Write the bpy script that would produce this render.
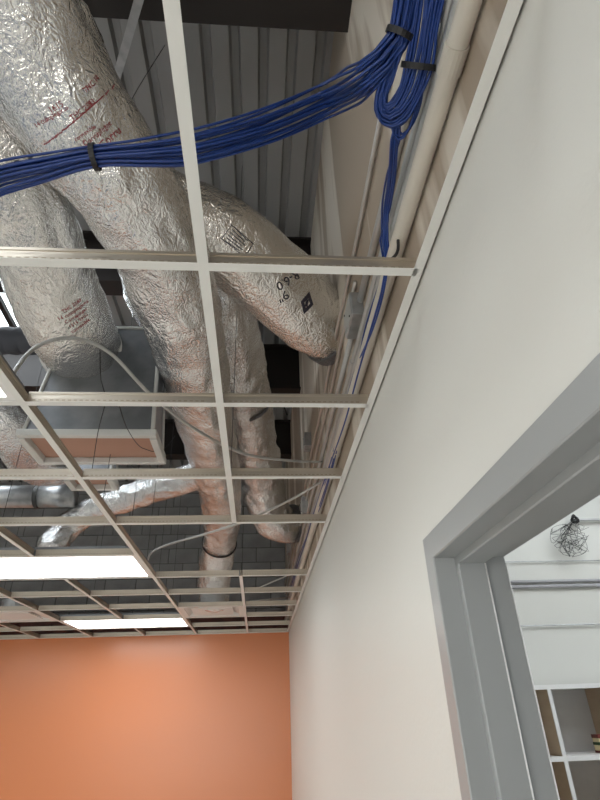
import bpy, bmesh, math, random
from mathutils import Vector, Matrix, noise
from mathutils.bvhtree import BVHTree
random.seed(7)
for o in list(bpy.data.objects): bpy.data.objects.remove(o)
scene = bpy.context.scene
C = scene.collection
V = Vector

# ------------------------------------------------------------------ camera
FPX, PITCH, YAW, ROLL = 531.11, 0.5328, 0.0878, -0.0376
EYE = V((0, 0, 1.885))
FW = V((math.sin(YAW)*math.cos(PITCH), math.cos(YAW)*math.cos(PITCH), math.sin(PITCH)))
_r = FW.cross(V((0, 0, 1))).normalized(); _u = _r.cross(FW)
RT = math.cos(ROLL)*_r + math.sin(ROLL)*_u
UP = math.cos(ROLL)*_u - math.sin(ROLL)*_r
cd = bpy.data.cameras.new('camera'); cam = bpy.data.objects.new('camera', cd); C.objects.link(cam)
cd.sensor_fit = 'VERTICAL'; cd.sensor_height = 36; cd.lens = FPX*36/800; cd.clip_start = .02
M = Matrix((RT, UP, -FW)).transposed().to_4x4(); M.translation = EYE; cam.matrix_world = M
scene.camera = cam

# ------------------------------------------------------------------ world, exposure
w = bpy.data.worlds.new('world'); scene.world = w; w.use_nodes = True
w.node_tree.nodes['Background'].inputs[0].default_value = (.80, .90, 1.0, 1)
w.node_tree.nodes['Background'].inputs[1].default_value = 4.0
scene.view_settings.view_transform = 'Standard'; scene.view_settings.look = 'None'
scene.view_settings.gamma = 1; scene.view_settings.use_curve_mapping = False
scene.view_settings.exposure = 0.27
LAMP = 8.0            # emission of the ceiling troffers

SKY, WIN = 6.0, 2.8   # emission of the skylights, some added unseen, and of the added rear window
# ------------------------------------------------------------------ measures
S = .6096; H = 2.743; XW = .374; X1 = -.1269; Y0 = .8741; YE = 7.0177
def ray(x, y): return FW + (x-300)/FPX*RT + (400-y)/FPX*UP
def at(x, y, ax, v):
    d = ray(x, y); i = 'xyz'.index(ax); return EYE + d*((v-EYE[i])/d[i])
def az(x, y, z): return at(x, y, 'z', z)
def ax_(x, y, v): return at(x, y, 'x', v)
def gy(i): return Y0 + i*S
def gx(i): return X1 - (i-1)*S          # grid line L<i>

# ------------------------------------------------------------------ materials
def mat(name, col, rough=.6, metal=0., bump=None, var=None, emit=None, spec=.5, trans=0):
    m = bpy.data.materials.new(name); m.use_nodes = True
    nt = m.node_tree; b = nt.nodes['Principled BSDF']
    b.inputs['Base Color'].default_value = (*col, 1); b.inputs['Roughness'].default_value = rough
    b.inputs['Metallic'].default_value = metal; b.inputs['Specular IOR Level'].default_value = spec
    if trans: b.inputs['Transmission Weight'].default_value = trans
    if emit: b.inputs['Emission Color'].default_value = (*emit[0], 1); b.inputs['Emission Strength'].default_value = emit[1]
    tc = nt.nodes.new('ShaderNodeTexCoord')
    if var:                                    # (scale vec, amount, second colour)
        mp = nt.nodes.new('ShaderNodeMapping'); mp.inputs['Scale'].default_value = var[0]
        n = nt.nodes.new('ShaderNodeTexNoise'); n.inputs['Scale'].default_value = 1; n.inputs['Detail'].default_value = 4
        r = nt.nodes.new('ShaderNodeValToRGB'); r.color_ramp.elements[0].position = var[2]; r.color_ramp.elements[1].position = var[3]
        r.color_ramp.elements[0].color = (*col, 1); r.color_ramp.elements[1].color = (*var[1], 1)
        nt.links.new(tc.outputs['Object'], mp.inputs[0]); nt.links.new(mp.outputs[0], n.inputs[0])
        nt.links.new(n.outputs[0], r.inputs[0]); nt.links.new(r.outputs[0], b.inputs['Base Color'])
    if bump:                                   # (scale, strength, kind)
        mp = nt.nodes.new('ShaderNodeMapping'); s = bump[0]
        mp.inputs['Scale'].default_value = s if isinstance(s, tuple) else (s, s, s)
        if bump[2] == 'voronoi':
            n = nt.nodes.new('ShaderNodeTexVoronoi'); n.inputs['Scale'].default_value = 1; n.feature = 'SMOOTH_F1'; out = n.outputs['Distance']
        elif bump[2] == 'crease':              # sharp-edged crumple: two sizes of ridged noise
            hs = []
            for sc, wt in ((1, 1.0), (2.6, .45)):
                n = nt.nodes.new('ShaderNodeTexNoise'); n.inputs['Scale'].default_value = sc; n.inputs['Detail'].default_value = 1.5; n.inputs['Distortion'].default_value = 1.2
                nt.links.new(mp.outputs[0], n.inputs[0])
                a = nt.nodes.new('ShaderNodeMath'); a.operation = 'SUBTRACT'; a.inputs[1].default_value = .5
                b2 = nt.nodes.new('ShaderNodeMath'); b2.operation = 'ABSOLUTE'
                c2 = nt.nodes.new('ShaderNodeMath'); c2.operation = 'MULTIPLY'; c2.inputs[1].default_value = -4*wt
                nt.links.new(n.outputs[0], a.inputs[0]); nt.links.new(a.outputs[0], b2.inputs[0]); nt.links.new(b2.outputs[0], c2.inputs[0]); hs.append(c2)
            ad = nt.nodes.new('ShaderNodeMath'); nt.links.new(hs[0].outputs[0], ad.inputs[0]); nt.links.new(hs[1].outputs[0], ad.inputs[1]); out = ad.outputs[0]
        elif bump[2] == 'wave':
            n = nt.nodes.new('ShaderNodeTexWave'); n.inputs['Scale'].default_value = 1; n.bands_direction = 'X'; out = n.outputs['Fac']
        else:
            n = nt.nodes.new('ShaderNodeTexNoise'); n.inputs['Scale'].default_value = 1; n.inputs['Detail'].default_value = 5; out = n.outputs[0]
        bp = nt.nodes.new('ShaderNodeBump'); bp.inputs['Strength'].default_value = bump[1]; bp.inputs['Distance'].default_value = .01
        nt.links.new(tc.outputs['Object'], mp.inputs[0]); nt.links.new(mp.outputs[0], n.inputs[0])
        nt.links.new(out, bp.inputs['Height']); nt.links.new(bp.outputs[0], b.inputs['Normal'])
    return m
MT = {}
MT['white_wall'] = mat('white wall paint', (.655, .66, .63), .42, bump=(90, .06, 'noise'), spec=.35)
MT['orange'] = mat('orange wall paint', (.60, .192, .062), .30, bump=(90, .04, 'noise'), spec=.8)
MT['gypsum'] = mat('unpainted gypsum board', (.40, .33, .26), .85, var=((1, 5.0, .45), (.66, .60, .52), .50, .58), bump=(30, .1, 'noise'))
MT['beige'] = mat('beige wall', (.55, .52, .46), .7)
MT['floor'] = mat('polished concrete', (.52, .50, .47), .45, var=((3, 3, 3), (.60, .58, .54), .4, .7))
MT['deck'] = mat('grey metal deck', (.36, .36, .36), .45, .25, var=((2, .6, 2), (.30, .30, .30), .4, .7))
MT['beam'] = mat('dark painted steel', (.014, .010, .009), .55)
MT['redsteel'] = mat('dark reddish steel', (.13, .045, .035), .7, var=((6, 6, 6), (.06, .025, .02), .4, .7))  # dark reddish brown, mottled
MT['block'] = mat('concrete block', (.34, .345, .35), .95, bump=(60, .5, 'noise'), var=((3, 3, 3), (.25, .255, .26), .4, .7))
MT['mortar'] = mat('mortar', (.14, .14, .14), .95)
MT['tee'] = mat('white enamelled tee', (.72, .725, .70), .4)
MT['galv'] = mat('galvanised tee web', (.55, .49, .41), .30, .85, bump=((6, 60, 60), .12, 'noise'))
MT['stitch'] = mat('stitch mark', (.40, .34, .26), .5, .5)
MT['steel'] = mat('galvanised steel', (.50, .51, .52), .38, .8, var=((20, 20, 20), (.38, .39, .40), .4, .7))
MT['sheet'] = mat('sheet metal', (.27, .28, .30), .42, .7, var=((6, 6, 6), (.20, .21, .225), .4, .6))
MT['tape'] = mat('foil tape and mastic', (.62, .62, .60), .55, .3, bump=(60, .4, 'noise'))
MT['orange_reflection'] = mat('duct liner', (.40, .22, .16), .6)  # orange wall's reflection painted in as the hood opening's colour
MT['foil'] = mat('crinkled foil', (.86, .86, .86), .21, 1.0, bump=((30, 20, 30), .45, 'crease'))
MT['foil2'] = mat('matt foil jacket', (.82, .80, .77), .26, .97, bump=((26, 18, 26), .42, 'crease'))
MT['foildark'] = mat('dark crushed foil', (.20, .20, .21), .35, .85, bump=(45, 1, 'crease'))
MT['wrap'] = mat('dark pipe wrap', (.05, .052, .062), .7, bump=(25, .5, 'noise'))
MT['blue'] = mat('blue cable jacket', (.012, .045, .22), .36)
MT['black'] = mat('black plastic', (.012, .012, .014), .5)
MT['wire'] = mat('dark hanger wire', (.06, .06, .06), .5, .6)
MT['emt'] = mat('conduit steel', (.52, .53, .53), .45, .6)
MT['mc'] = mat('ridged flexible conduit', (.55, .54, .52), .4, .8, bump=((0, 170, 0), .9, 'wave'))
MT['whip'] = mat('flexible lighting whip', (.52, .52, .51), .42, .7, bump=(220, .6, 'noise'))
MT['greypaint'] = mat('grey painted conduit', (.40, .40, .43), .5)
MT['pvc'] = mat('off white pipe', (.62, .585, .52), .4)
MT['frame'] = mat('grey door frame paint', (.32, .335, .34), .30)
MT['lens'] = mat('lit lamp diffuser', (.9, .9, .9), .5, emit=((1.0, .985, .95), LAMP))
MT['lampwhite'] = mat('white lamp housing', (.75, .75, .74), .4)
MT['diffuser'] = mat('white diffuser plate', (.70, .69, .67), .45)
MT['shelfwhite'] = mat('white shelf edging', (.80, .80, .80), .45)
MT['shelftan'] = mat('tan melamine', (.52, .40, .28), .55, var=((2, 2, 14), (.46, .34, .23), .35, .7))
MT['shelfgrey'] = mat('grey shelf back', (.55, .54, .54), .7, var=((4, 4, 4), (.64, .63, .62), .4, .7))
MT['redprint'] = mat('red print', (.30, .05, .06), .6)
MT['blackprint'] = mat('dark print', (.03, .025, .04), .6)
MT['skylight'] = mat('daylit translucent skylight sheet', (.85, .90, .92), .5, emit=((.88, .95, 1.0), SKY))  # shared by the visible skylight and the added unseen ones
MT['window_glow'] = mat('added glowing window pane', (.9, .92, .92), .3, emit=((1.0, .975, .93), WIN))  # glow of the added rear window
MT['alu'] = mat('aluminium mullion', (.3, .3, .3), .4, .7)
MT['cream'] = mat('cream card', (.70, .60, .36), .6)
MT['darkred'] = mat('dark red card', (.16, .03, .02), .6)
MT['green'] = mat('dark green card', (.03, .06, .02), .6)

# ------------------------------------------------------------------ mesh helpers
def link(o, parent=None):
    C.objects.link(o)
    if parent: o.parent = parent
    return o
def mesh(name, verts, faces, m, parent=None, smooth=False, mats=None, idx=None):
    me = bpy.data.meshes.new(name); me.from_pydata([tuple(v) for v in verts], [], faces); me.update()
    for k in (mats or [m]): me.materials.append(MT[k])
    if idx:
        me.polygons.foreach_set('material_index', idx)
    if smooth: me.polygons.foreach_set('use_smooth', [True]*len(me.polygons))
    return link(bpy.data.objects.new(name, me), parent)
def tag(o, label=None, cat=None, group=None, kind=None):
    for k, v in (('label', label), ('category', cat), ('group', group), ('kind', kind)):
        if v: o[k] = v
    return o
def empty(name, loc=(0, 0, 0)):
    o = bpy.data.objects.new(name, None); o.location = loc; o.empty_display_size = .05; C.objects.link(o); return o
def boxes(bs):
    vs, fs = [], []
    for (x0, x1, y0, y1, z0, z1) in bs:
        b = len(vs)
        vs += [(x, y, z) for z in (z0, z1) for y in (y0, y1) for x in (x0, x1)]
        fs += [[b+i for i in f] for f in ((0, 2, 3, 1), (4, 5, 7, 6), (0, 1, 5, 4), (2, 6, 7, 3), (0, 4, 6, 2), (1, 3, 7, 5))]
    return vs, fs
def box(name, bs, m, parent=None, bevel=0):
    if not isinstance(bs[0], (tuple, list)): bs = [bs]
    o = mesh(name, *boxes(bs), m, parent)
    if bevel:
        bm = bmesh.new(); bm.from_mesh(o.data)
        bmesh.ops.bevel(bm, geom=bm.edges[:], offset=bevel, segments=2, affect='EDGES', profile=.5)
        bm.to_mesh(o.data); bm.free()
    return o
def spline(P, step):
    """Catmull-Rom through P (tuples of any length), about `step` metres apart"""
    P = [tuple(p) for p in P]; n = len(P); out = []
    for i in range(n-1):
        p0, p1, p2, p3 = P[max(i-1, 0)], P[i], P[i+1], P[min(i+2, n-1)]
        d = (V(p2[:3])-V(p1[:3])).length; k = max(1, int(d/step))
        for j in range(k):
            t = j/k
            out.append(tuple(.5*(2*b+(c-a)*t+(2*a-5*b+4*c-d_)*t*t+(3*b-a-3*c+d_)*t**3) for a, b, c, d_ in zip(p0, p1, p2, p3)))
    out.append(P[-1]); return out
def frames(pts):
    T = []
    n = len(pts)
    for i in range(n): T.append((pts[min(i+1, n-1)]-pts[max(i-1, 0)]).normalized())
    a = V((0, 0, 1)) if abs(T[0].z) < .9 else V((1, 0, 0))
    N = (a-T[0]*a.dot(T[0])).normalized(); out = []
    for t in T:
        N = (N-t*N.dot(t)).normalized(); out.append((t, N, t.cross(N)))
    return out
def tube_geo(pts, r, seg=8, cyc=False, caps=True):
    pts = [V(p[:3]) for p in pts]; fr = frames(pts); vs, fs = [], []
    n = len(pts)
    for i, (p, (t, N, B)) in enumerate(zip(pts, fr)):
        rr = r(i/(n-1)) if callable(r) else r
        for k in range(seg):
            a = 2*math.pi*k/seg; vs.append(p+(N*math.cos(a)+B*math.sin(a))*rr)
    rng = n if cyc else n-1
    for i in range(rng):
        for k in range(seg):
            j = (i+1) % n
            fs.append((i*seg+k, i*seg+(k+1) % seg, j*seg+(k+1) % seg, j*seg+k))
    if caps and not cyc: fs.append(tuple(range(seg-1, -1, -1))); fs.append(tuple((n-1)*seg+k for k in range(seg)))
    return vs, fs
def tube(name, pts, r, m, parent=None, seg=8, cyc=False):
    return mesh(name, *tube_geo(pts, r, seg, cyc), m, parent, smooth=True)
def ring(name, c, t, r, wid, m, parent=None, th=.003, seg=40):
    t = t.normalized(); a = V((0, 0, 1)) if abs(t.z) < .9 else V((1, 0, 0)); N = (a-t*a.dot(t)).normalized(); B = t.cross(N)
    vs, fs = [], []
    prof = ((-wid/2, r), (-wid/2, r+th), (wid/2, r+th), (wid/2, r))
    for k in range(seg):
        q = 2*math.pi*k/seg; d = N*math.cos(q)+B*math.sin(q)
        for s, rr in prof: vs.append(c+t*s+d*rr)
    for k in range(seg):
        j = (k+1) % seg
        for e in range(4): fs.append((k*4+e, k*4+(e+1) % 4, j*4+(e+1) % 4, j*4+e))
    return mesh(name, vs, fs, m, parent, smooth=False)

def child(ob, root):
    ob.parent = root; ob.matrix_parent_inverse = Matrix.Translation(root.location).inverted(); return ob

# ================================================================== THE SETTING
XL, YB, ZD, YC = -4.4, -3.2, 4.95, 7.60
tag(box('floor', (XL-.2, 6.0, YB-.2, YC+.2, -.1, 0), 'floor'), kind='structure')
# door opening in the right wall (inner faces of the steel frame)
DY0, DY1, DZ, FWD = .20, 1.115, 2.159, .055
XB = .517                                        # far face of the right wall
tag(box('wall_right', [(XW, XB, YB, DY0-FWD+.01, 0, H+.02), (XW, XB, DY1+FWD-.01, YE+.13, 0, H+.02), (XW, XB, DY0-FWD+.01, DY1+FWD-.01, DZ+.04, H+.02)], 'white_wall'), kind='structure')
wu = tag(box('wall_right_upper', (XW, XB, YB, YC, H+.02, ZD), 'gypsum'), kind='structure')
tag(box('wall_far', (XL, XW, YE, YE+.13, 0, H+.015), 'orange'), kind='structure')
tag(box('wall_left', (XL-.15, XL, YB, YC, 0, ZD), 'white_wall'), kind='structure')
# rear wall with an unseen glowing window added to light the room from behind
tag(box('wall_rear', [(XL, 6, YB-.15, YB, 2.5, ZD), (XL, 6, YB-.15, YB, 0, .3), (XL, XL+.3, YB-.15, YB, .3, 2.5), (.1, 6, YB-.15, YB, .3, 2.5)], 'white_wall'), kind='structure')
wn = tag(box('window_1', (XL+.3, .1, YB-.09, YB-.08, .3, 2.5), 'window_glow'), kind='structure')
for k in range(5):
    x = XL+.3+k*(4.2-.05)/4
    box('mullion', (x, x+.05, YB-.12, YB-.04, .3, 2.5), 'alu', wn)
# block wall behind the partition
bw = tag(box('wall_block', (XL, XB, YC+.012, YC+.2, 0, ZD+.06), 'mortar'), kind='structure')
bm_ = bmesh.new(); bmesh.ops.create_cube(bm_, size=1)
bmesh.ops.scale(bm_, vec=(.397, .1, .194), verts=bm_.verts); bmesh.ops.bevel(bm_, geom=bm_.edges[:], offset=.005, segments=1, affect='EDGES')
bme = bpy.data.meshes.new('block'); bm_.to_mesh(bme); bm_.free(); bme.materials.append(MT['block'])
for r in range(11):
    z = 2.72+r*.2032+.1
    for c in range(13):
        x = XW+.0-c*.4064-(.2032 if r % 2 else 0)
        if x < XL+.2 or x > XB-.1: continue
        b = link(bpy.data.objects.new('block', bme), bw); b.location = (x, YC+.05+random.uniform(-.002, .002), z)
# fluted roof deck, ribs running away from the camera, open over the skylight
def deck(x0, x1, y0, y1):
    xs = []; x = XW+.06
    prof = [(0, 0), (.092, 0), (.103, .04), (.141, .04), (.1524, 0)]
    while x > x0-.3:
        for a, h in prof[:-1]: xs.append((x-a, h))
        x -= .1524
    xs = [p for p in xs if x0 <= p[0] <= x1]
    return xs
def deck_mesh(regs):
    vs, fs = [], []
    for (x0, x1, y0, y1) in regs:
        xs = deck(x0, x1, y0, y1); b = len(vs)
        for x, h in xs: vs += [(x, y0, ZD+h), (x, y1, ZD+h)]
        for i in range(len(xs)-1): fs.append((b+2*i, b+2*i+1, b+2*i+3, b+2*i+2))
    return vs, fs
SX0, SX1 = -3.3, -1.78
SKYS = [(-2.2, -.9), (1.25, 2.7), (2.98, 4.05)]         # last is the visible skylight; the nearer ones are unseen, added to brighten
YR = [YB] + [v for p in SKYS for v in p] + [YC+.2]
regs = [(SX1, XW+.2, YB, YC+.2), (XL, SX0+.02, YB, YC+.2)] + [(SX0-.06, SX1+.06, YR[k], YR[k+1]) for k in range(0, len(YR), 2)]
tag(mesh('roof_deck', *deck_mesh(regs), 'deck'), kind='structure')
tag(box('roof_slab', [(SX1, 2.0, YB-.15, YC+.2, ZD+.05, ZD+.15), (4.0, 6, YB-.15, YC+.2, ZD+.05, ZD+.15), (2, 4, YB-.15, .5, ZD+.05, ZD+.15), (2, 4, 3.0, YC+.2, ZD+.05, ZD+.15), (XL-.15, SX0, YB-.15, YC+.2, ZD+.05, ZD+.15)] +
        [(SX0, SX1, YR[k]-.01, YR[k+1]+.01, ZD+.05, ZD+.15) for k in range(0, len(YR), 2)], 'deck'), kind='structure')
for k, (u, v) in enumerate(SKYS): tag(box('window_%d' % (k+2), (SX0, SX1, u, v, ZD+.10, ZD+.105), 'skylight'), kind='structure')
tag(box('window_5', (2, 4, .5, 3.0, ZD+.10, ZD+.105), 'skylight'), kind='structure')  # unseen skylight added to brighten the neighbouring room
# dark roof beams (wide flange section), running across
for i, (y, d) in enumerate(((-.6, .5), (1.09, .5), (2.86, .48), (4.20, .50), (5.72, .46))):
    z0 = ZD-d
    tag(box('roof_beam', [(XL, XW+.1, y-.075, y+.075, z0, z0+.02), (XL, XW+.1, y-.008, y+.008, z0+.02, ZD-.02), (XL, XW+.1, y-.075, y+.075, ZD-.02, ZD-.001)], 'beam'), kind='structure')
tag(box('steel_header', [(XL, XW, 7.16, 7.18, 2.70, 3.0), (XL, XW, 7.13, 7.26, 2.98, 3.0)]+[(-.1-k*.41, -.05-k*.41, 7.148, 7.16, 2.76, 2.98) for k in range(10)], 'redsteel'), kind='structure')

# ---- suspended grid
ce = tag(empty('ceiling', (0, 0, 0)), kind='structure')
def tee_mesh(L, name):
    """inverted T along +x, length L, underside of the flange at z=0"""
    secs = [(-.012, .012, 0, .0012, 0), (-.0016, .0016, .0012, .034, 1), (-.0035, .0035, .034, .042, 1)]
    vs, fs = boxes([(0, L, a, b, c, d) for a, b, c, d, _ in secs])
    for k in range(int((L-.03)/.018)):             # punched stitch marks along the web
        for sd in (-1, 1):
            b = len(vs); x = .015+k*.018; y = sd*.0019
            vs += [(x, y, .011), (x+.010, y, .011), (x+.010, y, .015), (x, y, .015)]; fs.append([b, b+1, b+2, b+3] if sd < 0 else [b+3, b+2, b+1, b])
    me = bpy.data.meshes.new(name); me.from_pydata(vs, [], fs)
    me.materials.append(MT['tee']); me.materials.append(MT['galv']); me.materials.append(MT['stitch'])
    me.polygons.foreach_set('material_index', [0]*6+[1]*12+[2]*(len(fs)-18)); return me
TC = tee_mesh(S-.024, 'cross_tee'); TW = tee_mesh(XW-X1-.030, 'cross_tee')
def crosst(col, i, me=None):
    """between L<col+1> and L<col>; col 0 = between L1 and the wall"""
    o = link(bpy.data.objects.new('cross_tee', TW if col == 0 else TC), ce)
    o.location = (X1+.012 if col == 0 else gx(col+1)+.012, gy(i), H)
def maint(col, i0, i1, cut0=.012, cut1=.012):
    o = link(bpy.data.objects.new('main_tee', tee_mesh((i1-i0)*S-cut0-cut1+.024, 'main_tee')), ce)
    o.location = (gx(col), gy(i0)+cut0-.012, H); o.rotation_euler = (0, 0, math.pi/2)
IE = (YE-Y0)/S
maint(1, -6, 3); maint(1, 5, IE, .012, .03)
maint(2, -6, IE, .012, .03)
maint(3, -6, -4); maint(3, -3, 0); maint(3, 1, 4); maint(3, 5, 8); maint(3, 9, IE, .012, .03)
maint(4, -6, IE, .012, .03); maint(5, -6, IE, .012, .03); maint(6, -6, IE, .012, .03); maint(7, -6, IE, .012, .03)
for i in range(-6, 11):
    for c in range(0, 7):
        if c in (0, 1) and i == 4: continue
        if c in (5, 6) and i < 1: continue
        crosst(c, i)
box('wall_angle', [(XW-.028, XW-.005, YB, YE, H, H+.0012), (XW-.006, XW-.005, YB, YE, H, H+.022)], 'tee', ce)
box('wall_angle', [(XL, XW-.03, YE-.024, YE-.001, H, H+.0012), (XL, XW-.03, YE-.002, YE-.001, H, H+.014)], 'tee', ce)

# ---- hollow metal door frame: swept profile, jambs and head
dr = tag(empty('door_1', (.368, DY0, 0)), kind='structure')
XF = .368
c_ = .0022
prof = [(XF+.012, -FWD), (XF+c_, -FWD), (XF, -FWD+c_), (XF, -c_), (XF+c_, 0), (XF+.046, 0), (XF+.046, .016-c_), (XF+.046+c_, .016), (XF+.104-c_, .016), (XF+.104, .016-c_),
        (XF+.104, 0), (XF+.156-c_, 0), (XF+.156, -c_), (XF+.156, -FWD), (XF+.144, -FWD)]   # (x, offset towards the opening)
def sweep(name, ends):
    """ends: function (x,off)->two points; extrude the open profile"""
    vs, fs = [], []
    for x, o in prof: vs += list(ends(x, o))
    for i in range(len(prof)-1): fs.append((2*i, 2*i+1, 2*i+3, 2*i+2))
    ob = mesh(name, vs, fs, 'frame', None)
    ob.parent = dr; ob.matrix_parent_inverse = Matrix.Translation(dr.location).inverted()
    return ob
sweep('jamb', lambda x, o: ((x, DY1-o, 0), (x, DY1-o, DZ-o)))
sweep('jamb', lambda x, o: ((x, DY0+o, 0), (x, DY0+o, DZ-o)))
def white_edge(x, off):
    child(tube('white_edge_line', [V((x, DY1-off, 0)), V((x, DY1-off, 1)), V((x, DY1-off, DZ-.016))], .0016, 'shelfwhite', None, 6), dr)  # white tube along a jamb edge, added to draw its pale line
white_edge(XF+.1038, .0158); white_edge(XF+.1555, .0005)
sweep('head', lambda x, o: ((x, DY0+o, DZ-o), (x, DY1-o, DZ-o)))

# ---- neighbouring room seen through the door
tag(box('wall_far_beyond', (XB, 6, 4.40, 4.52, 0, ZD), 'white_wall'), kind='structure')
tag(box('wall_right_beyond', (5.6, 5.75, YB, 4.4, 0, ZD), 'white_wall'), kind='structure')

# ================================================================== LAMPS
def troffer(col, i, label):
    """2x4 ft lamp between L<col+2> and L<col>, row i to i+1"""
    x0, x1, y0, y1 = gx(col+2)+.004, gx(col)-.004, gy(i)+.004, gy(i+1)-.004
    t = empty('ceiling_light', ((x0+x1)/2, (y0+y1)/2, H)); lx, ly = (x1-x0)/2, (y1-y0)/2
    box('housing', [(-lx, lx, -ly, -ly+.004, .002, .055), (-lx, lx, ly-.004, ly, .002, .055), (-lx, -lx+.004, -ly+.004, ly-.004, .002, .055), (lx-.004, lx, -ly+.004, ly-.004, .002, .055), (-lx, lx, -ly, ly, .055, .059)], 'sheet', t)
    box('frame', [(-lx+.004, lx-.004, -ly+.004, -ly+.03, .003, .010), (-lx+.004, lx-.004, ly-.03, ly-.004, .003, .010), (-lx+.004, -lx+.03, -ly+.03, ly-.03, .003, .010), (lx-.03, lx-.004, -ly+.03, ly-.03, .003, .010)], 'lampwhite', t)
    box('diffuser_lens', (-lx+.03, lx-.03, -ly+.03, ly-.03, .008, .012), 'lens', t)
    return tag(t, label, 'ceiling light', 'recessed ceiling lights')
troffer(2, 0, 'rectangular ceiling light nearest the viewer at left, only a corner showing')
troffer(2, 4, 'large lit rectangular ceiling light beside the left flex duct elbow')
troffer(2, 8, 'lit rectangular ceiling light closest to the orange wall')
troffer(2, -4, 'rectangular ceiling light behind the viewer')
troffer(5, 2, 'rectangular ceiling light off to the left, outside the view')
troffer(5, 6, 'rectangular ceiling light at far left near the orange wall, outside the view')
# unseen strip lamps added to brighten the neighbouring room
for lx_, ly_, wd in ((2.6, 1.6, 'nearer'), (3.0, 3.0, 'farther')):
    t = empty('added_strip_light', (lx_, ly_, 3.6))
    box('housing', (-.9, .9, -.11, .11, 0, .07), 'lampwhite', t); box('diffuser_lens', (-.88, .88, -.10, .10, -.03, 0), 'lens', t)
    for sx in (-.7, .7): box('suspension_rod', (sx-.004, sx+.004, -.004, .004, .07, ZD-3.6), 'steel', t)
    tag(t, wd+' suspended strip light added to brighten the room beyond the door, outside the view', 'added strip light', 'added strip lights beyond the door')

# ================================================================== FLEX DUCTS
BVH = {}
def duct(name, label, pts, mkey='foil', amp=.011, seed=0, parent=None, twist=0, group='foil wrapped flexible ducts'):
    """pts: (x, y, z, r) in metres; crinkled jacket in real relief"""
    P = spline(pts, .014); c = [V(p[:3]) for p in P]; fr = frames(c); SEG = 80
    vs, fs = [], []; off = V((seed*7.3, seed*3.1, seed*1.7)); s = 0
    for i, p in enumerate(P):
        if i: s += (c[i]-c[i-1]).length
        t, N, B = fr[i]
        for k in range(SEG):
            a = 2*math.pi*k/SEG; d = N*math.cos(a)+B*math.sin(a); r = p[3]
            q = c[i]+d*r
            ca, sa = math.cos(a)*r, math.sin(a)*r
            n1 = noise.noise(q*9+off)                                  # slack bulges
            f1 = 1-abs(noise.noise(V((ca*14, sa*14, s*5))+off))*2.2     # folds along the duct
            f2 = 1-abs(noise.noise(V((ca*22+s*9, sa*22-s*6, s*16))+off*2))*2.2   # crossing creases
            f3 = noise.noise(q*48+off)
            g1 = max(0, min(1, .5+1.6*noise.noise(q*5+off*1.3)))       # crumpled and smoother stretches
            vs.append(c[i]+d*(r+amp*(1.1*n1+.8*f1*(.35+.65*g1)+.45*f2*(.2+.8*g1)+.12*f3)-amp*.6))
    n = len(P)
    for i in range(n-1):
        for k in range(SEG): fs.append((i*SEG+k, i*SEG+(k+1) % SEG, (i+1)*SEG+(k+1) % SEG, (i+1)*SEG+k))
    fs.append(tuple(range(SEG-1, -1, -1))); fs.append(tuple((n-1)*SEG+k for k in range(SEG)))
    root = empty(name, c[0])
    ob = mesh('jacket', vs, fs, mkey, None, smooth=True)
    ob.parent = root; ob.matrix_parent_inverse = Matrix.Translation(root.location).inverted()
    BVH[label] = BVHTree.FromPolygons(vs, fs)
    tag(root, label, 'flex duct', group)
    root_frames[label] = (root, c, fr, [p[3] for p in P])
    return root
root_frames = {}
def band(label, f, wid, m, name, th=.004, dr_=0):
    root, c, fr, rs = root_frames[label]; i = int(f*(len(c)-1))
    child(ring(name, c[i], fr[i][0], rs[i]+dr_, wid, m, None, th), root)
def pz(x, y, z, r): return (*az(x, y, z), r)

D1 = 'longest foil duct, running from the upper left corner to the far diffuser'
duct('flex_duct', D1, [pz(-25, -75, 3.62, .18), pz(30, 40, 3.56, .185), pz(78, 122, 3.5, .18), pz(146, 222, 3.45, .178), pz(184, 325, 3.42, .175),
     pz(204, 415, 3.42, .17), pz(218, 480, 3.40, .165), pz(222, 525, 3.32, .155), pz(216, 562, 3.12, .15), (-.43, 5.42, 2.84, .145)], 'foil', seed=1, amp=.012)
band(D1, .855, .02, 'black', 'tie_band', .006)
D2 = 'short thick duct with dark lettering and a diamond mark entering the right wall'
duct('flex_duct', D2, [pz(160, 205, 3.74, .15), pz(195, 224, 3.72, .175), pz(232, 246, 3.70, .19), pz(285, 290, 3.64, .19), (XW-.12, 2.06, 3.585, .178), (XW+.02, 2.18, 3.575, .165)], 'foil2', seed=2, amp=.008)
band(D2, .965, .06, 'foildark', 'collar', .012)
D3 = 'foil duct descending behind the middle main tee and elbowing into the right wall'
duct('flex_duct', D3, [pz(200, 235, 3.95, .15), pz(220, 300, 3.88, .18), pz(233, 355, 3.82, .19), pz(245, 405, 3.76, .19), pz(255, 450, 3.68, .185), pz(262, 482, 3.58, .18), pz(268, 507, 3.44, .175), pz(281, 524, 3.34, .165), (*ax_(302, 521, XW+.02), .155)], 'foil', seed=3, amp=.014)
band(D3, .96, .07, 'foildark', 'collar', .012)
band(D3, .42, .03, 'foildark', 'tie_band', .003)
D4 = 'foil duct at left dropping into the sheet metal hood'
duct('flex_duct', D4, [pz(-150, -60, 4.0, .17), pz(-40, 95, 3.78, .17), pz(0, 150, 3.70, .17), pz(30, 215, 3.60, .16), pz(50, 278, 3.53, .185), pz(69, 322, 3.49, .197), (*at(82, 350, 'y', 2.31), .19)], 'foil2', seed=4, amp=.009)
band(D4, .985, .05, 'tape', 'collar', .012)
band(D4, .42, .025, 'foildark', 'tie_band', .004)
D5 = 'slim foil branch duct reaching left and down beside the lit ceiling lamp'
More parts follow.
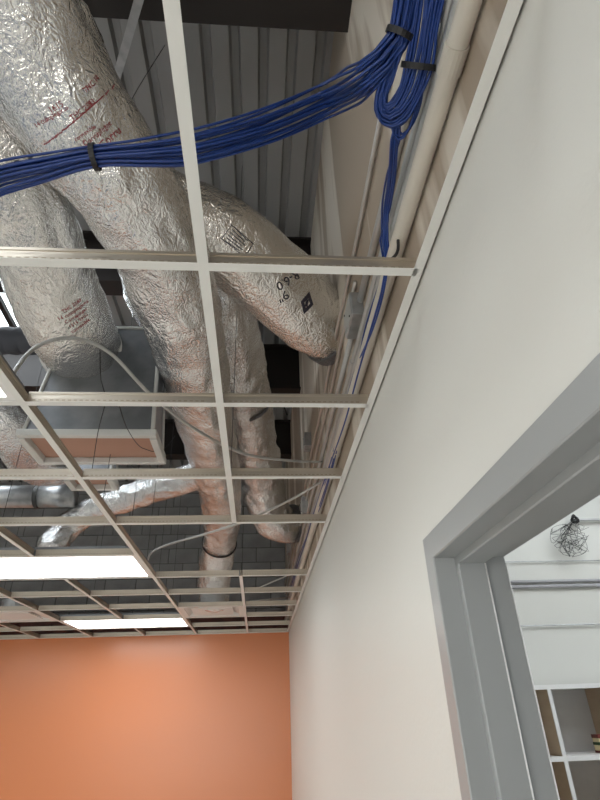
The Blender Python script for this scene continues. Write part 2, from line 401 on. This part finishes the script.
duct('flex_duct', D5, [pz(212, 470, 3.40, .10), pz(170, 484, 3.40, .105), pz(125, 499, 3.38, .105), pz(88, 512, 3.33, .105), pz(66, 528, 3.2, .11), pz(54, 543, 3.06, .105), pz(49, 552, 2.98, .095)], 'foil', seed=5, amp=.010)
D6 = 'foil duct tucked behind the longest duct beside the hood'
duct('flex_duct', D6, [pz(112, 195, 4.35, .12), pz(135, 248, 4.1, .125), pz(152, 300, 3.90, .13), pz(172, 350, 3.82, .135), pz(190, 400, 3.76, .135), pz(204, 445, 3.66, .13), pz(214, 470, 3.5, .12)], 'foil', seed=6, amp=.014)
D7 = 'foil duct at the left edge behind the sheet metal hood'
duct('flex_duct', D7, [pz(-80, 370, 3.6, .15), pz(-20, 405, 3.55, .15), pz(12, 430, 3.48, .15), pz(34, 462, 3.44, .14), pz(60, 470, 3.5, .12)], 'foil', seed=7, amp=.009)

# ---- printing on the jackets: flat lettering laid on the foil
def decal(label, px, py, ang, size, text=None, verts=None, faces=None, m='blackprint', name='print', tilt=0):
    """text whose centre sits where the sight line of (px,py) meets the duct; ang: reading direction in the photo, degrees anticlockwise"""
    bv = BVH[label]; root = root_frames[label][0]
    hit, nrm, _, _ = bv.ray_cast(EYE, ray(px, py).normalized())
    if hit is None: return
    # smooth normal: axis of the nearest ring
    _, c, fr, rs = root_frames[label]; i = min(range(len(c)), key=lambda k: (c[k]-hit).length)
    n = (hit-c[i]).normalized()
    d = RT*math.cos(math.radians(ang))+UP*math.sin(math.radians(ang))
    ex = (d-n*d.dot(n)).normalized(); ey = n.cross(ex)
    if text:
        cu = bpy.data.curves.new('t', 'FONT'); cu.body = text; cu.size = size; cu.align_x = 'CENTER'; cu.align_y = 'CENTER'; cu.resolution_u = 2
        to = bpy.data.objects.new('t', cu); C.objects.link(to); dg = bpy.context.evaluated_depsgraph_get(); dg.update()
        me = bpy.data.meshes.new_from_object(to.evaluated_get(dg)); bpy.data.objects.remove(to)
    else:
        me = bpy.data.meshes.new('p'); me.from_pydata([(a*size, b*size, 0) for a, b in verts], [], faces)
    bm = bmesh.new(); bm.from_mesh(me); bmesh.ops.triangulate(bm, faces=bm.faces[:])
    for _k in range(2):
        le = [e for e in bm.edges if e.calc_length() > .012]
        if le: bmesh.ops.subdivide_edges(bm, edges=le, cuts=1); bmesh.ops.triangulate(bm, faces=bm.faces[:])
    for v in bm.verts:
        q = hit+ex*v.co.x+ey*v.co.y+n*.10
        # wrap round the axis
        h = bv.ray_cast(q, -n)
        v.co = (h[0]+n*.0022) if h[0] is not None else q-n*.1
    me2 = bpy.data.meshes.new(name); bm.to_mesh(me2); bm.free(); me2.materials.append(MT[m])
    child(link(bpy.data.objects.new(name, me2)), root)
decal(D2, 288, 280, 207, .058, 'R-6.0'); decal(D2, 283, 296, 207, .062, '9"')
fr_v = [(-1, -.6), (1, -.6), (1, .6), (-1, .6), (-.96, -.56), (.96, -.56), (.96, .56), (-.96, .56)]
decal(D2, 238, 241, 325, .06, verts=fr_v, faces=[(0, 1, 5, 4), (1, 2, 6, 5), (2, 3, 7, 6), (3, 0, 4, 7)], name='label_outline')
for k in range(6):
    decal(D2, 238+1.6*(k-2.5)*-.9, 241-2.6*(2.5-k)*.95, 325, .05, verts=[(-.9, -.03), (.7-.2*(k % 2), -.03), (.7-.2*(k % 2), .03), (-.9, .03)], faces=[(0, 1, 2, 3)], name='label_line')
# diamond mark with a light hook inside
decal(D2, 307, 303, -14, .052, verts=[(-.62, 0), (0, -1), (.62, 0), (0, 1), (-.30, 0), (0, -.45), (.30, 0), (0, .45)], faces=[(0, 1, 5, 4), (1, 2, 6, 5), (2, 3, 7, 6), (3, 0, 4, 7)], name='diamond_mark')
decal(D2, 307, 303, -14, .052, verts=[(-.12, -.3), (.1, -.3), (.1, .3), (-.12, .3)], faces=[(0, 1, 2, 3)], name='diamond_mark')
# red printing on the long duct and on the left duct
for q in ((56, 107, 30, .022, '1615'), (51, 117, 32, .0165, '14 cuboplegacco'), (83, 110, 35, .020, 'THC 2583'), (85, 133, 33, .0165, 'connexible'), (98, 134, 36, .021, 'Corruplegac'), (110, 138, 38, .034, 'Corru'), (92, 84, 40, .02, 'THC 14')):
    decal(D1, q[0], q[1], q[2], q[3], q[4], m='redprint')
for k in range(12):
    u = k/11; decal(D1, 47+66*u, 143-50*u-6*u*u, 33+7*u, .014, verts=[(-.85, -.09), (.85, -.09), (.85, .09), (-.85, .09)], faces=[(0, 1, 2, 3)], m='redprint', name='print_line')
for k in range(5):
    decal(D4, 72+k*2.2, 306+k*5, 12, .022, ('THC 2583', '14 cuboplegacco', 'Corruplegac', '1615 THC', 'connexible')[k], m='redprint')

# ================================================================== SHEET METAL HOODS
def hood(label, x0, x1, y0, y1, zb, zt, tx0, tx1):
    o = empty('sheet_metal_hood', ((x0+x1)/2, (y0+y1)/2, zb))
    vs = [(x0, y0, zb), (x1, y0, zb), (x1, y1, zb), (x0, y1, zb), (tx0, y0+.10, zt), (tx1, y0+.10, zt), (tx1, y1, zt), (tx0, y1, zt)]
    vs = [V(v)-o.location for v in vs]
    mesh('body', vs, [(0, 1, 5, 4), (1, 2, 6, 5), (2, 3, 7, 6), (3, 0, 4, 7), (4, 5, 6, 7)], 'sheet', o)
    ins = .004
    mesh('painted_reflection', [V((v.x*.985, v.y*.96, .02)) for v in vs[:4]], [(0, 1, 2, 3)], 'orange_reflection', o)  # panel coloured like the orange wall mirrored in the opening
    lx, ly = (x1-x0)/2, (y1-y0)/2
    box('flange', [(-lx-.02, lx+.02, -ly-.02, -ly+.012, -.006, .028), (-lx-.02, lx+.02, ly-.010, ly+.016, -.012, .02), (-lx-.02, -lx+.014, -ly+.012, ly-.010, -.012, .03), (lx-.014, lx+.02, -ly+.012, ly-.010, -.012, .03)], 'tape', o, bevel=.004)
    for a, b in ((1, 5), (0, 4), (4, 5), (2, 6)):
        tube('taped_seam', [vs[a].lerp(vs[b], k/6) for k in range(7)], .010, 'tape', o, 6)
    return tag(o, label, 'duct hood', 'sheet metal hoods')
hood('grey sheet metal hood with taped seams under the left flex duct', -1.07, -.49, 2.22, 2.50, 3.0, 3.70, -1.02, -.54)
hood('small sheet metal boot just behind the larger taped hood', -1.02, -.80, 2.72, 2.86, 3.0, 3.25, -1.0, -.82)

# ---- rigid pipes at left
rp = empty('round_metal_duct', az(80, 500, 3.42))
a0 = az(-60, 497, 3.42); a1 = az(80, 502, 3.42); a1 = V((a1.x, a0.y, a0.z))
for k, (u, v_) in enumerate(((0, .72), (.73, 1))):
    child(tube('pipe_section', [a0.lerp(a1, u), a0.lerp(a1, v_)], .088, 'steel', None, 28), rp)
child(ring('joint_band', a0.lerp(a1, .725), a1-a0, .086, .03, 'wire', None, .006), rp)
tag(rp, 'smooth round silver duct with a dark joint band at the left edge', 'duct')
b0 = az(-40, 340, 4.3); b1 = az(42, 345, 4.3); b1 = V((b1.x, b0.y, b0.z))
tag(tube('insulated_pipe', [b0.lerp(b1, k/20)+V((0, 0, .006*math.sin(k*1.7))) for k in range(21)], .10, 'wrap', None, 20), 'dark grey insulated pipe under the bright skylight at left', 'pipe')

# ================================================================== BLUE CABLES
HP = ax_(410, 60, .300); HN = (HP-EYE).normalized()
def hp(x, y, off=0):
    d = ray(x, y); return EYE+d*(((HP-EYE).dot(HN)+off)/d.dot(HN))
bc = empty('cable_bundle', az(95, 158, 2.97))
path = [V((-2.2, .80, 2.97)), V((-1.3, .74, 2.96)), az(-70, 200, 2.95), az(0, 176, 2.95), az(48, 166, 2.96), az(95, 157, 2.97), az(150, 152, 2.99), az(200, 145, 3.03), az(270, 124, 3.13), az(330, 97, 3.24), hp(368, 74, -.005), hp(388, 52), hp(400, 34, .005), hp(407, 0, .01), hp(414, -60, .01)]
path = [tuple(p) for p in path]; CEN = spline(path, .012); cen = [V(p) for p in CEN]; frc = frames(cen)
n = len(cen)
arc = [0]
for i in range(1, n): arc.append(arc[-1]+(cen[i]-cen[i-1]).length)
tie_at = [min(range(n), key=lambda k: (cen[k]-V(path[5])).length), min(range(n), key=lambda k: (cen[k]-V(path[12])).length)]
NC = 22
for k in range(NC):
    a = 2*math.pi*k*.381966; rad = .0235*math.sqrt((k+.5)/NC); ph = random.uniform(0, 6)
    pts = []
    for i in range(n):
        t, N, B = frc[i]
        loose = min(1, min(abs(arc[i]-arc[j]) for j in tie_at)/.22); loose = loose*loose*(3-2*loose)
        sp = 1+.55*loose*(1+.4*math.sin(ph+arc[i]*3))
        aa = a+.5*math.sin(arc[i]*2.2+ph*.15)
        pts.append(cen[i]+(N*math.cos(aa)+B*math.sin(aa))*rad*sp+V((0, 0, -.02*loose*math.sin(ph)**2)))
    child(tube('cable', pts[::2], .0031, 'blue', None, 7), bc)
for j in tie_at: child(ring('cable_tie', cen[j], frc[j][0], .0268 if j == tie_at[0] else .027, .012, 'black', None, .003, 20), bc)
child(tube('cable_tie_tail', [cen[tie_at[0]]+V((-.0, 0, .024)), cen[tie_at[0]]+V((-.012, .01, .05)), cen[tie_at[0]]+V((0, .03, .09))], .0014, 'black', None, 5), bc)
tag(bc, 'long draped bundle of blue network cables crossing in front of the foil ducts', 'cables', 'blue network cables')
hk = empty('cable_coil', hp(395, 128))
O = [(449, -60), (445, -15), (437, 30), (431, 66), (420, 98), (405, 120), (392, 127), (381, 122), (376, 108), (379, 88), (390, 62), (399, 35), (406, 0), (411, -40), (420, -85), (438, -90)]
I = [(424, -60), (418, -15), (413, 30), (406, 66), (400, 86), (393, 100), (388, 105), (385, 104), (386, 96), (391, 83), (398, 62), (405, 38), (411, 0), (414, -40), (418, -62), (422, -68)]
for k in range(20):
    f = (k % 10)/9; xx = (-.006 if k < 10 else .008)+random.uniform(-.003, .003)
    pts = [tuple(hp(O[j][0]*(1-f)+I[j][0]*f+random.uniform(-1.2, 1.2), O[j][1]*(1-f)+I[j][1]*f+random.uniform(-1.5, 1.5), xx+random.uniform(-.002, .002))) for j in range(len(O))]
    pts = spline(pts+[pts[0]], .012)[:-1]
    child(tube('cable', pts, .0031, 'blue', None, 7, cyc=True), hk)
for k in range(3):   # loose lower loops
    q = [(424, 80), (420, 105), (412, 125+3*k), (402, 134+3*k), (396, 128), (398, 112), (408, 92)]
    child(tube('cable', spline([tuple(hp(x-2*k, y, .010-.004*k)) for x, y in q], .01), .0026, 'blue', None, 7), hk)
tcn = hp(419, 66); tt = (hp(422, 50)-tcn).normalized()
def oval_tie(name, c, t, ra, rb, root):
    A = (HN-t*HN.dot(t)).normalized(); B = t.cross(A).normalized(); vs, fs = [], []
    for k in range(24):
        q = 2*math.pi*k/24
        for s, e in ((-.006, 0), (-.006, .003), (.006, .003), (.006, 0)):
            vs.append(c+t*s+A*math.cos(q)*(ra+e)+B*math.sin(q)*(rb+e))
    for k in range(24):
        j = (k+1) % 24
        for e in range(4): fs.append((k*4+e, k*4+(e+1) % 4, j*4+(e+1) % 4, j*4+e))
    child(mesh(name, vs, fs, 'black'), root)
oval_tie('cable_tie', tcn, tt, .019, .034, hk)
tag(hk, 'coiled hank of blue network cable tied with black straps against the right wall', 'cables', 'blue network cables')
dc = empty('cable_drop', ax_(388, 255, .345))
dpts = [(398, 118), (395, 140), (391, 175), (386, 210), (384, 240), (386, 262), (380, 292), (369, 330), (356, 375), (342, 425), (328, 475), (316, 512), (305, 545), (298, 566), (291, 590)]
for k in range(5):
    pts = []
    for j, (x, y) in enumerate(dpts):
        sc = 1 if j < 8 else .55
        wp = (lambda a, b, c: hp(a, b, .004+.002*k)) if j < 2 else ((lambda a, b, c: ax_(a, b, c-.022)) if j == 2 else ax_)
        pts.append(tuple(wp(x+sc*(((k*2+j//2) % 5)-2)*1.9*(.5 if j in (0, 5) else 1)+random.uniform(-.5, .5), y, .331+.0075*((k*2) % 5)/2)))
    child(tube('cable', spline(pts, .03), .0031, 'blue', None, 7), dc)
tag(dc, 'few blue cables hanging below the coil and running along the wall to the corner', 'cables', 'blue network cables')
jh = tube('cable_hook', spline([tuple(ax_(x, y, .34)) for x, y in ((384, 257), (389, 259), (395, 256), (398, 249), (398, 240))], .006), .004, 'black', None, 7)
tag(jh, 'small black hook holding the hanging blue cables', 'hook')

# ================================================================== PIPES AND CONDUITS ON THE RIGHT WALL
def ywise(name, z, x, r, m, label, cat, y0=YB+.05, y1=YC-.02, seg=14, step=.4, wob=.0, couplings=(), group=None, hangers=()):
    root = empty(name, (x, y0, z)); nn = max(2, int((y1-y0)/step))
    pts = [V((x, y0+(y1-y0)*k/nn, z+wob*math.sin(k*1.3))) for k in range(nn+1)]
    child(tube('pipe', pts, r, m, None, seg), root)
    for y in couplings: child(ring('coupling', V((x, y, z)), V((0, 1, 0)), r, .05, m, None, .003, 20), root)
    for y in hangers: child(box('strap', [(x-r-.002, XW, y-.01, y+.01, z+r, z+r+.003), (XW-.003, XW, y-.01, y+.01, z+r, z+r+.03)], 'steel'), root)
    return tag(root, label, cat, group)
ywise('white_pipe', 2.912, XW-.024, .020, 'pvc', 'off white plastic pipe just above the wall angle', 'pipe', couplings=(.50, 2.2, 4.1), hangers=(1.05, 2.6, 4.4))
ywise('steel_conduit', 3.005, XW-.014, .0105, 'emt', 'shiny steel conduit next above the off white pipe', 'conduit', couplings=(1.9, 4.6), group='conduits along the right wall')
ywise('steel_conduit', 3.052, XW-.014, .0105, 'emt', 'second steel conduit above the off white pipe, behind the blue coil', 'conduit', couplings=(1.7, 4.3), group='conduits along the right wall')
ywise('steel_conduit', 3.165, XW-.014, .0125, 'emt', 'steel conduit ending at the galvanised box near the lettered duct', 'conduit', y1=1.45, group='conduits along the right wall')
ywise('steel_conduit', 3.16, XW-.014, .0105, 'emt', 'steel conduit leaving the galvanised box toward the orange wall', 'conduit', y0=1.63, group='conduits along the right wall')
ywise('flexible_conduit', 3.43, XW-.012, .0085, 'mc', 'ridged flexible metal conduit highest on the right wall', 'conduit', wob=.012, step=.25, group='conduits along the right wall')
ywise('flexible_conduit', 3.30, XW-.012, .0075, 'mc', 'ridged flexible metal conduit passing above the galvanised box', 'conduit', y0=1.5, wob=.01, step=.25, group='conduits along the right wall')
def jbox(label, y, z, w, h):
    o = empty('junction_box', (XW, y, z))
    box('box_body', (-.045, 0, -w/2, w/2, -h/2, h/2), 'steel', o, bevel=.003)
    box('cover', (-.049, -.045, -w/2+.004, w/2-.004, -h/2+.004, h/2-.004), 'emt', o, bevel=.001)
    for dz in (-1, 1): mesh('screw', *tube_geo([V((-.0485, dz*w*.3, dz*h*.36)), V((-.052, dz*w*.3, dz*h*.36))], .004, 8), 'wire', o)
    return tag(o, label, 'junction box', 'galvanised junction boxes')
jbox('galvanised junction box beside the lettered duct outlet', 1.54, 3.165, .15, .105)
jbox('small galvanised junction box where the long grey whip reaches the wall', 3.50, 3.60, .11, .11)
jbox('galvanised junction box next to the elbow of the descending duct', 3.95, 3.26, .11, .13)
jbox('galvanised box on the right wall close to the block wall', 6.2, 3.55, .12, .14)

# ---- lighting whips
def whip(pts, label, r=.0075):
    o = tube('lighting_whip', spline([tuple(p) for p in pts], .03), r, 'whip', None, 8); return tag(o, label, 'cable', 'grey flexible lighting whips')
whip([az(9, 384, 2.80), az(14, 372, 2.88), az(36, 347, 3.02), az(72, 338, 3.10), az(110, 353, 3.12), az(150, 394, 3.05), az(195, 429, 3.04), az(245, 454, 3.06), az(295, 461, 3.11), ax_(322, 462, XW-.01)], 'long grey whip arching over the hood and crossing the ducts to the wall')
whip([az(147, 562, 2.85), az(152, 552, 2.90), az(170, 544, 2.95), az(205, 534, 2.97), az(245, 521, 2.97), az(290, 500, 2.98), ax_(323, 481, XW-.01)], 'grey whip from the large lit ceiling lamp up to the right wall')
whip([az(256, 589, 2.80), az(272, 582, 2.84), az(288, 575, 2.89), ax_(303, 566, XW-.01)], 'short grey whip near the far end of the right wall', .006)
whip([az(250, 601, 2.9), az(270, 599, 2.93), ax_(291, 597, XW-.01)], 'small grey whip low above the last ceiling cells', .006)

# ---- thin dark wires
def thin(pts, label, r=.0018, m='black', name='loose_wire'):
    return tag(tube(name, spline([tuple(p) for p in pts], .04), r, m, None, 5), label, 'wire', 'thin loose wires')
thin([az(100, 350, 3.0), az(101, 380, 2.98), az(106, 398, 2.93), az(98, 432, 2.9), az(92, 470, 2.86)], 'thin black wire dangling in front of the sheet metal hood')
thin([az(119, 405, 2.9), az(128, 430, 2.95), az(142, 448, 3.0), az(162, 451, 3.02), az(175, 436, 3.1)], 'thin black wire curling past the right side of the hood')
thin([az(115, 130, 3.9), az(140, 85, 4.3), az(165, 45, 4.9)], 'thin grey wire slanting up to the roof deck', .0018, 'wire')
thin([az(278, 398, 3.9), az(284, 406, 3.8), az(287, 415, 3.75)], 'short dark wire end beside the right wall', .006)

# ---- bracing strap at the roof
s0, s1 = az(143, -30, 4.42), az(116, 82, 4.42)
s0 = at(140, -4, 'z', 4.25); s1 = at(117, 76, 'z', 4.33)
d = (s1-s0).normalized(); sd = d.cross(V((0, 0, 1))).normalized()*.017; nn_ = d.cross(sd).normalized()*.003
vs = [s+a*sd+b*nn_ for s in (s0-d*.25, s1+d*.2) for a, b in ((-1, -1), (1, -1), (1, 1), (-1, 1))]
tag(mesh('brace_strap', vs, [(0, 1, 2, 3), (7, 6, 5, 4), (0, 4, 5, 1), (1, 5, 6, 2), (2, 6, 7, 3), (3, 7, 4, 0)], 'steel'), 'slanting grey steel brace below the roof deck at top', 'brace')
s0 = at(0, 305, 'z', 4.6); s1 = at(13, 329, 'z', 4.6); d = (s1-s0)
vs = [s+V(e) for s in (s0-d*2, s1+d) for e in ((-.02, 0, 0), (.02, 0, 0), (.02, 0, .04), (-.02, 0, .04))]
tag(mesh('brace_strap', vs, [(0, 1, 2, 3), (7, 6, 5, 4), (0, 4, 5, 1), (1, 5, 6, 2), (2, 6, 7, 3), (3, 7, 4, 0)], 'beam'), 'dark steel brace crossing in front of the bright skylight', 'brace')

# ---- hanger wires from the grid to the roof
hw = [(2, 2.6, 'left of the hood'), (2, 3.6, 'beyond the hood'), (2, 4.5, 'above the large lit lamp corner'), (1, 2.2, 'on the middle tee'), (1, 5.5, 'on the far middle tee'), (3, 3.2, 'behind the round silver duct'), (2, 6.5, 'close to the orange wall'), (3, 6.2, 'between the two lit lamps'), (4, 5.8, 'at the far left tee'), (2, 5.3, 'before the block wall')]
for c, i, wd in hw:
    x, y = gx(c), gy(i)
    tag(tube('hanger_wire', [V((x, y, H+.03)), V((x+.002, y, 3.6)), V((x+.01*random.uniform(-1, 1), y+.02*random.uniform(-1, 1), ZD))], .0015, 'wire', None, 5), 'thin vertical hanger wire '+wd, 'wire', 'ceiling hanger wires')

# ---- square ceiling diffusers
def diffuser(col, i, label):
    o = empty('ceiling_diffuser', (gx(col)-S/2, gy(i)+S/2, H)); l = S/2-.006
    box('frame', [(-l, l, -l, -l+.05, .002, .012), (-l, l, l-.05, l, .002, .012), (-l, -l+.05, -l+.05, l-.05, .002, .012), (l-.05, l, -l+.05, l-.05, .002, .012)], 'diffuser', o)
    k = l-.05; vs = [(-k, -k, .008), (k, -k, .008), (k, k, .008), (-k, k, .008), (-.17, -.17, .06), (.17, -.17, .06), (.17, .17, .06), (-.17, .17, .06)]
    mesh('cone', vs, [(0, 1, 5, 4), (1, 2, 6, 5), (2, 3, 7, 6), (3, 0, 4, 7), (4, 5, 6, 7)], 'diffuser', o)
    box('face_plate', (-.19, .19, -.19, .19, .004, .012), 'diffuser', o, bevel=.002)
    mesh('neck', *tube_geo([V((0, 0, .06)), V((0, 0, .14))], .135, 24), 'steel', o, smooth=False)
    return tag(o, label, 'diffuser', 'square ceiling diffusers')
diffuser(1, 7, 'square ceiling diffuser under the far end of the longest duct')
diffuser(4, 7, 'square ceiling diffuser left of the lamp closest to the orange wall')

# ================================================================== NEIGHBOURING ROOM
su = empty('shelf_unit', (1.97, 4.0, 0))
px = [.60, 1.06, 1.52, 1.98, 2.44, 2.90]; zs = [.10, .352, .76, 1.17, 1.578, 1.985]
for x in px:
    q = box('upright', (x-.011-1.97, x+.011-1.97, .004, .35, 0, 1.998), 'shelftan', su)
    box('edge_strip', (x-.0125-1.97, x+.0125-1.97, -.004, .004, 0, 1.985), 'shelfwhite', q)
for z in zs:
    q = box('shelf', (px[0]-1.97, px[-1]-1.97, .005, .35, z-.011, z+.011), 'shelftan' if z < 1.5 else 'shelfwhite', su)
    box('edge_strip', (px[0]-1.97-.012, px[-1]-1.97+.012, -.005, .005, z-.014, z+.014), 'shelfwhite', q)
box('back_panel', (px[0]-1.97, px[-1]-1.97, .35, .36, 0, 1.998), 'shelfgrey', su)
tag(su, 'white edged cubby shelf unit in the room beyond the door', 'shelf')
bx = empty('small_carton', (2.345, 4.14, 1.59))
box('carton_body', (-.05, .05, -.04, .04, 0, .105), 'cream', bx, bevel=.003)
box('top_band', (-.0515, .0515, -.0415, .0415, .085, .1055), 'darkred', bx); box('middle_band', (-.0515, .0515, -.0415, .0415, .045, .062), 'green', bx)
box('bottom_band', (-.0515, .0515, -.0415, .0415, .001, .014), 'darkred', bx)
tag(bx, 'small cream carton with dark bands on the shelf beyond the door', 'carton')
YW = 4.40
def hline(name, v, r, m, label, cat, x0=.6, x1=5.4, y=YW-.02):
    z = at(560, v, 'y', y).z
    return tag(tube(name, [V((x0, y, z)), V(((x0+x1)/2, y, z)), V((x1, y, z))], r, m, None, 8), label, cat, 'wires and conduits on the white wall beyond')
hline('taut_wire', 561, .0045, 'steel', 'thin grey wire just above the conduits on the wall beyond the door', 'wire')
hline('taut_wire', 625, .0055, 'steel', 'thin grey wire below the conduits on the wall beyond the door', 'wire')
hline('steel_conduit', 581, .012, 'greypaint', 'upper grey conduit of the pair on the wall beyond the door', 'conduit')
hline('steel_conduit', 586, .014, 'greypaint', 'lower grey conduit of the pair on the wall beyond the door', 'conduit')
k0 = at(573, 520, 'y', YW-.03)
cb = box('cable_bracket', (k0.x-.02, k0.x+1.4, YW-.04, YW-.02, k0.z-.008, k0.z+.008), 'steel'); tag(cb, 'thin horizontal rail holding the tangled wires beyond the door', 'rail')
tg = empty('wire_tangle', k0)
random.seed(11)
for k in range(12):
    pts = [k0+V((random.uniform(-.015, .015), -.03, 0))]
    cx, cy = random.uniform(556, 580), random.uniform(530, 550)
    for j in range(9):
        a = random.uniform(0, 6.28); rr = random.uniform(4, 15)
        x = min(589, max(549, cx+rr*math.cos(a)+j*.5)); y = min(557, max(524, cy+rr*.8*math.sin(a)))
        pts.append(at(x, y, 'y', YW-.06-random.uniform(0, .08)))
    child(tube('wire_strand', spline([tuple(p) for p in pts], .03), .0016, 'wire', None, 5), tg)
child(tube('wire_knot', spline([tuple(k0+V((.025*math.cos(a), -.03+.015*math.sin(2*a), .03*math.sin(a)))) for a in [i*.9 for i in range(8)]], .01), .012, 'black', None, 7), tg)
tag(tg, 'tangle of thin black wires hanging high in the room beyond the door', 'wires')
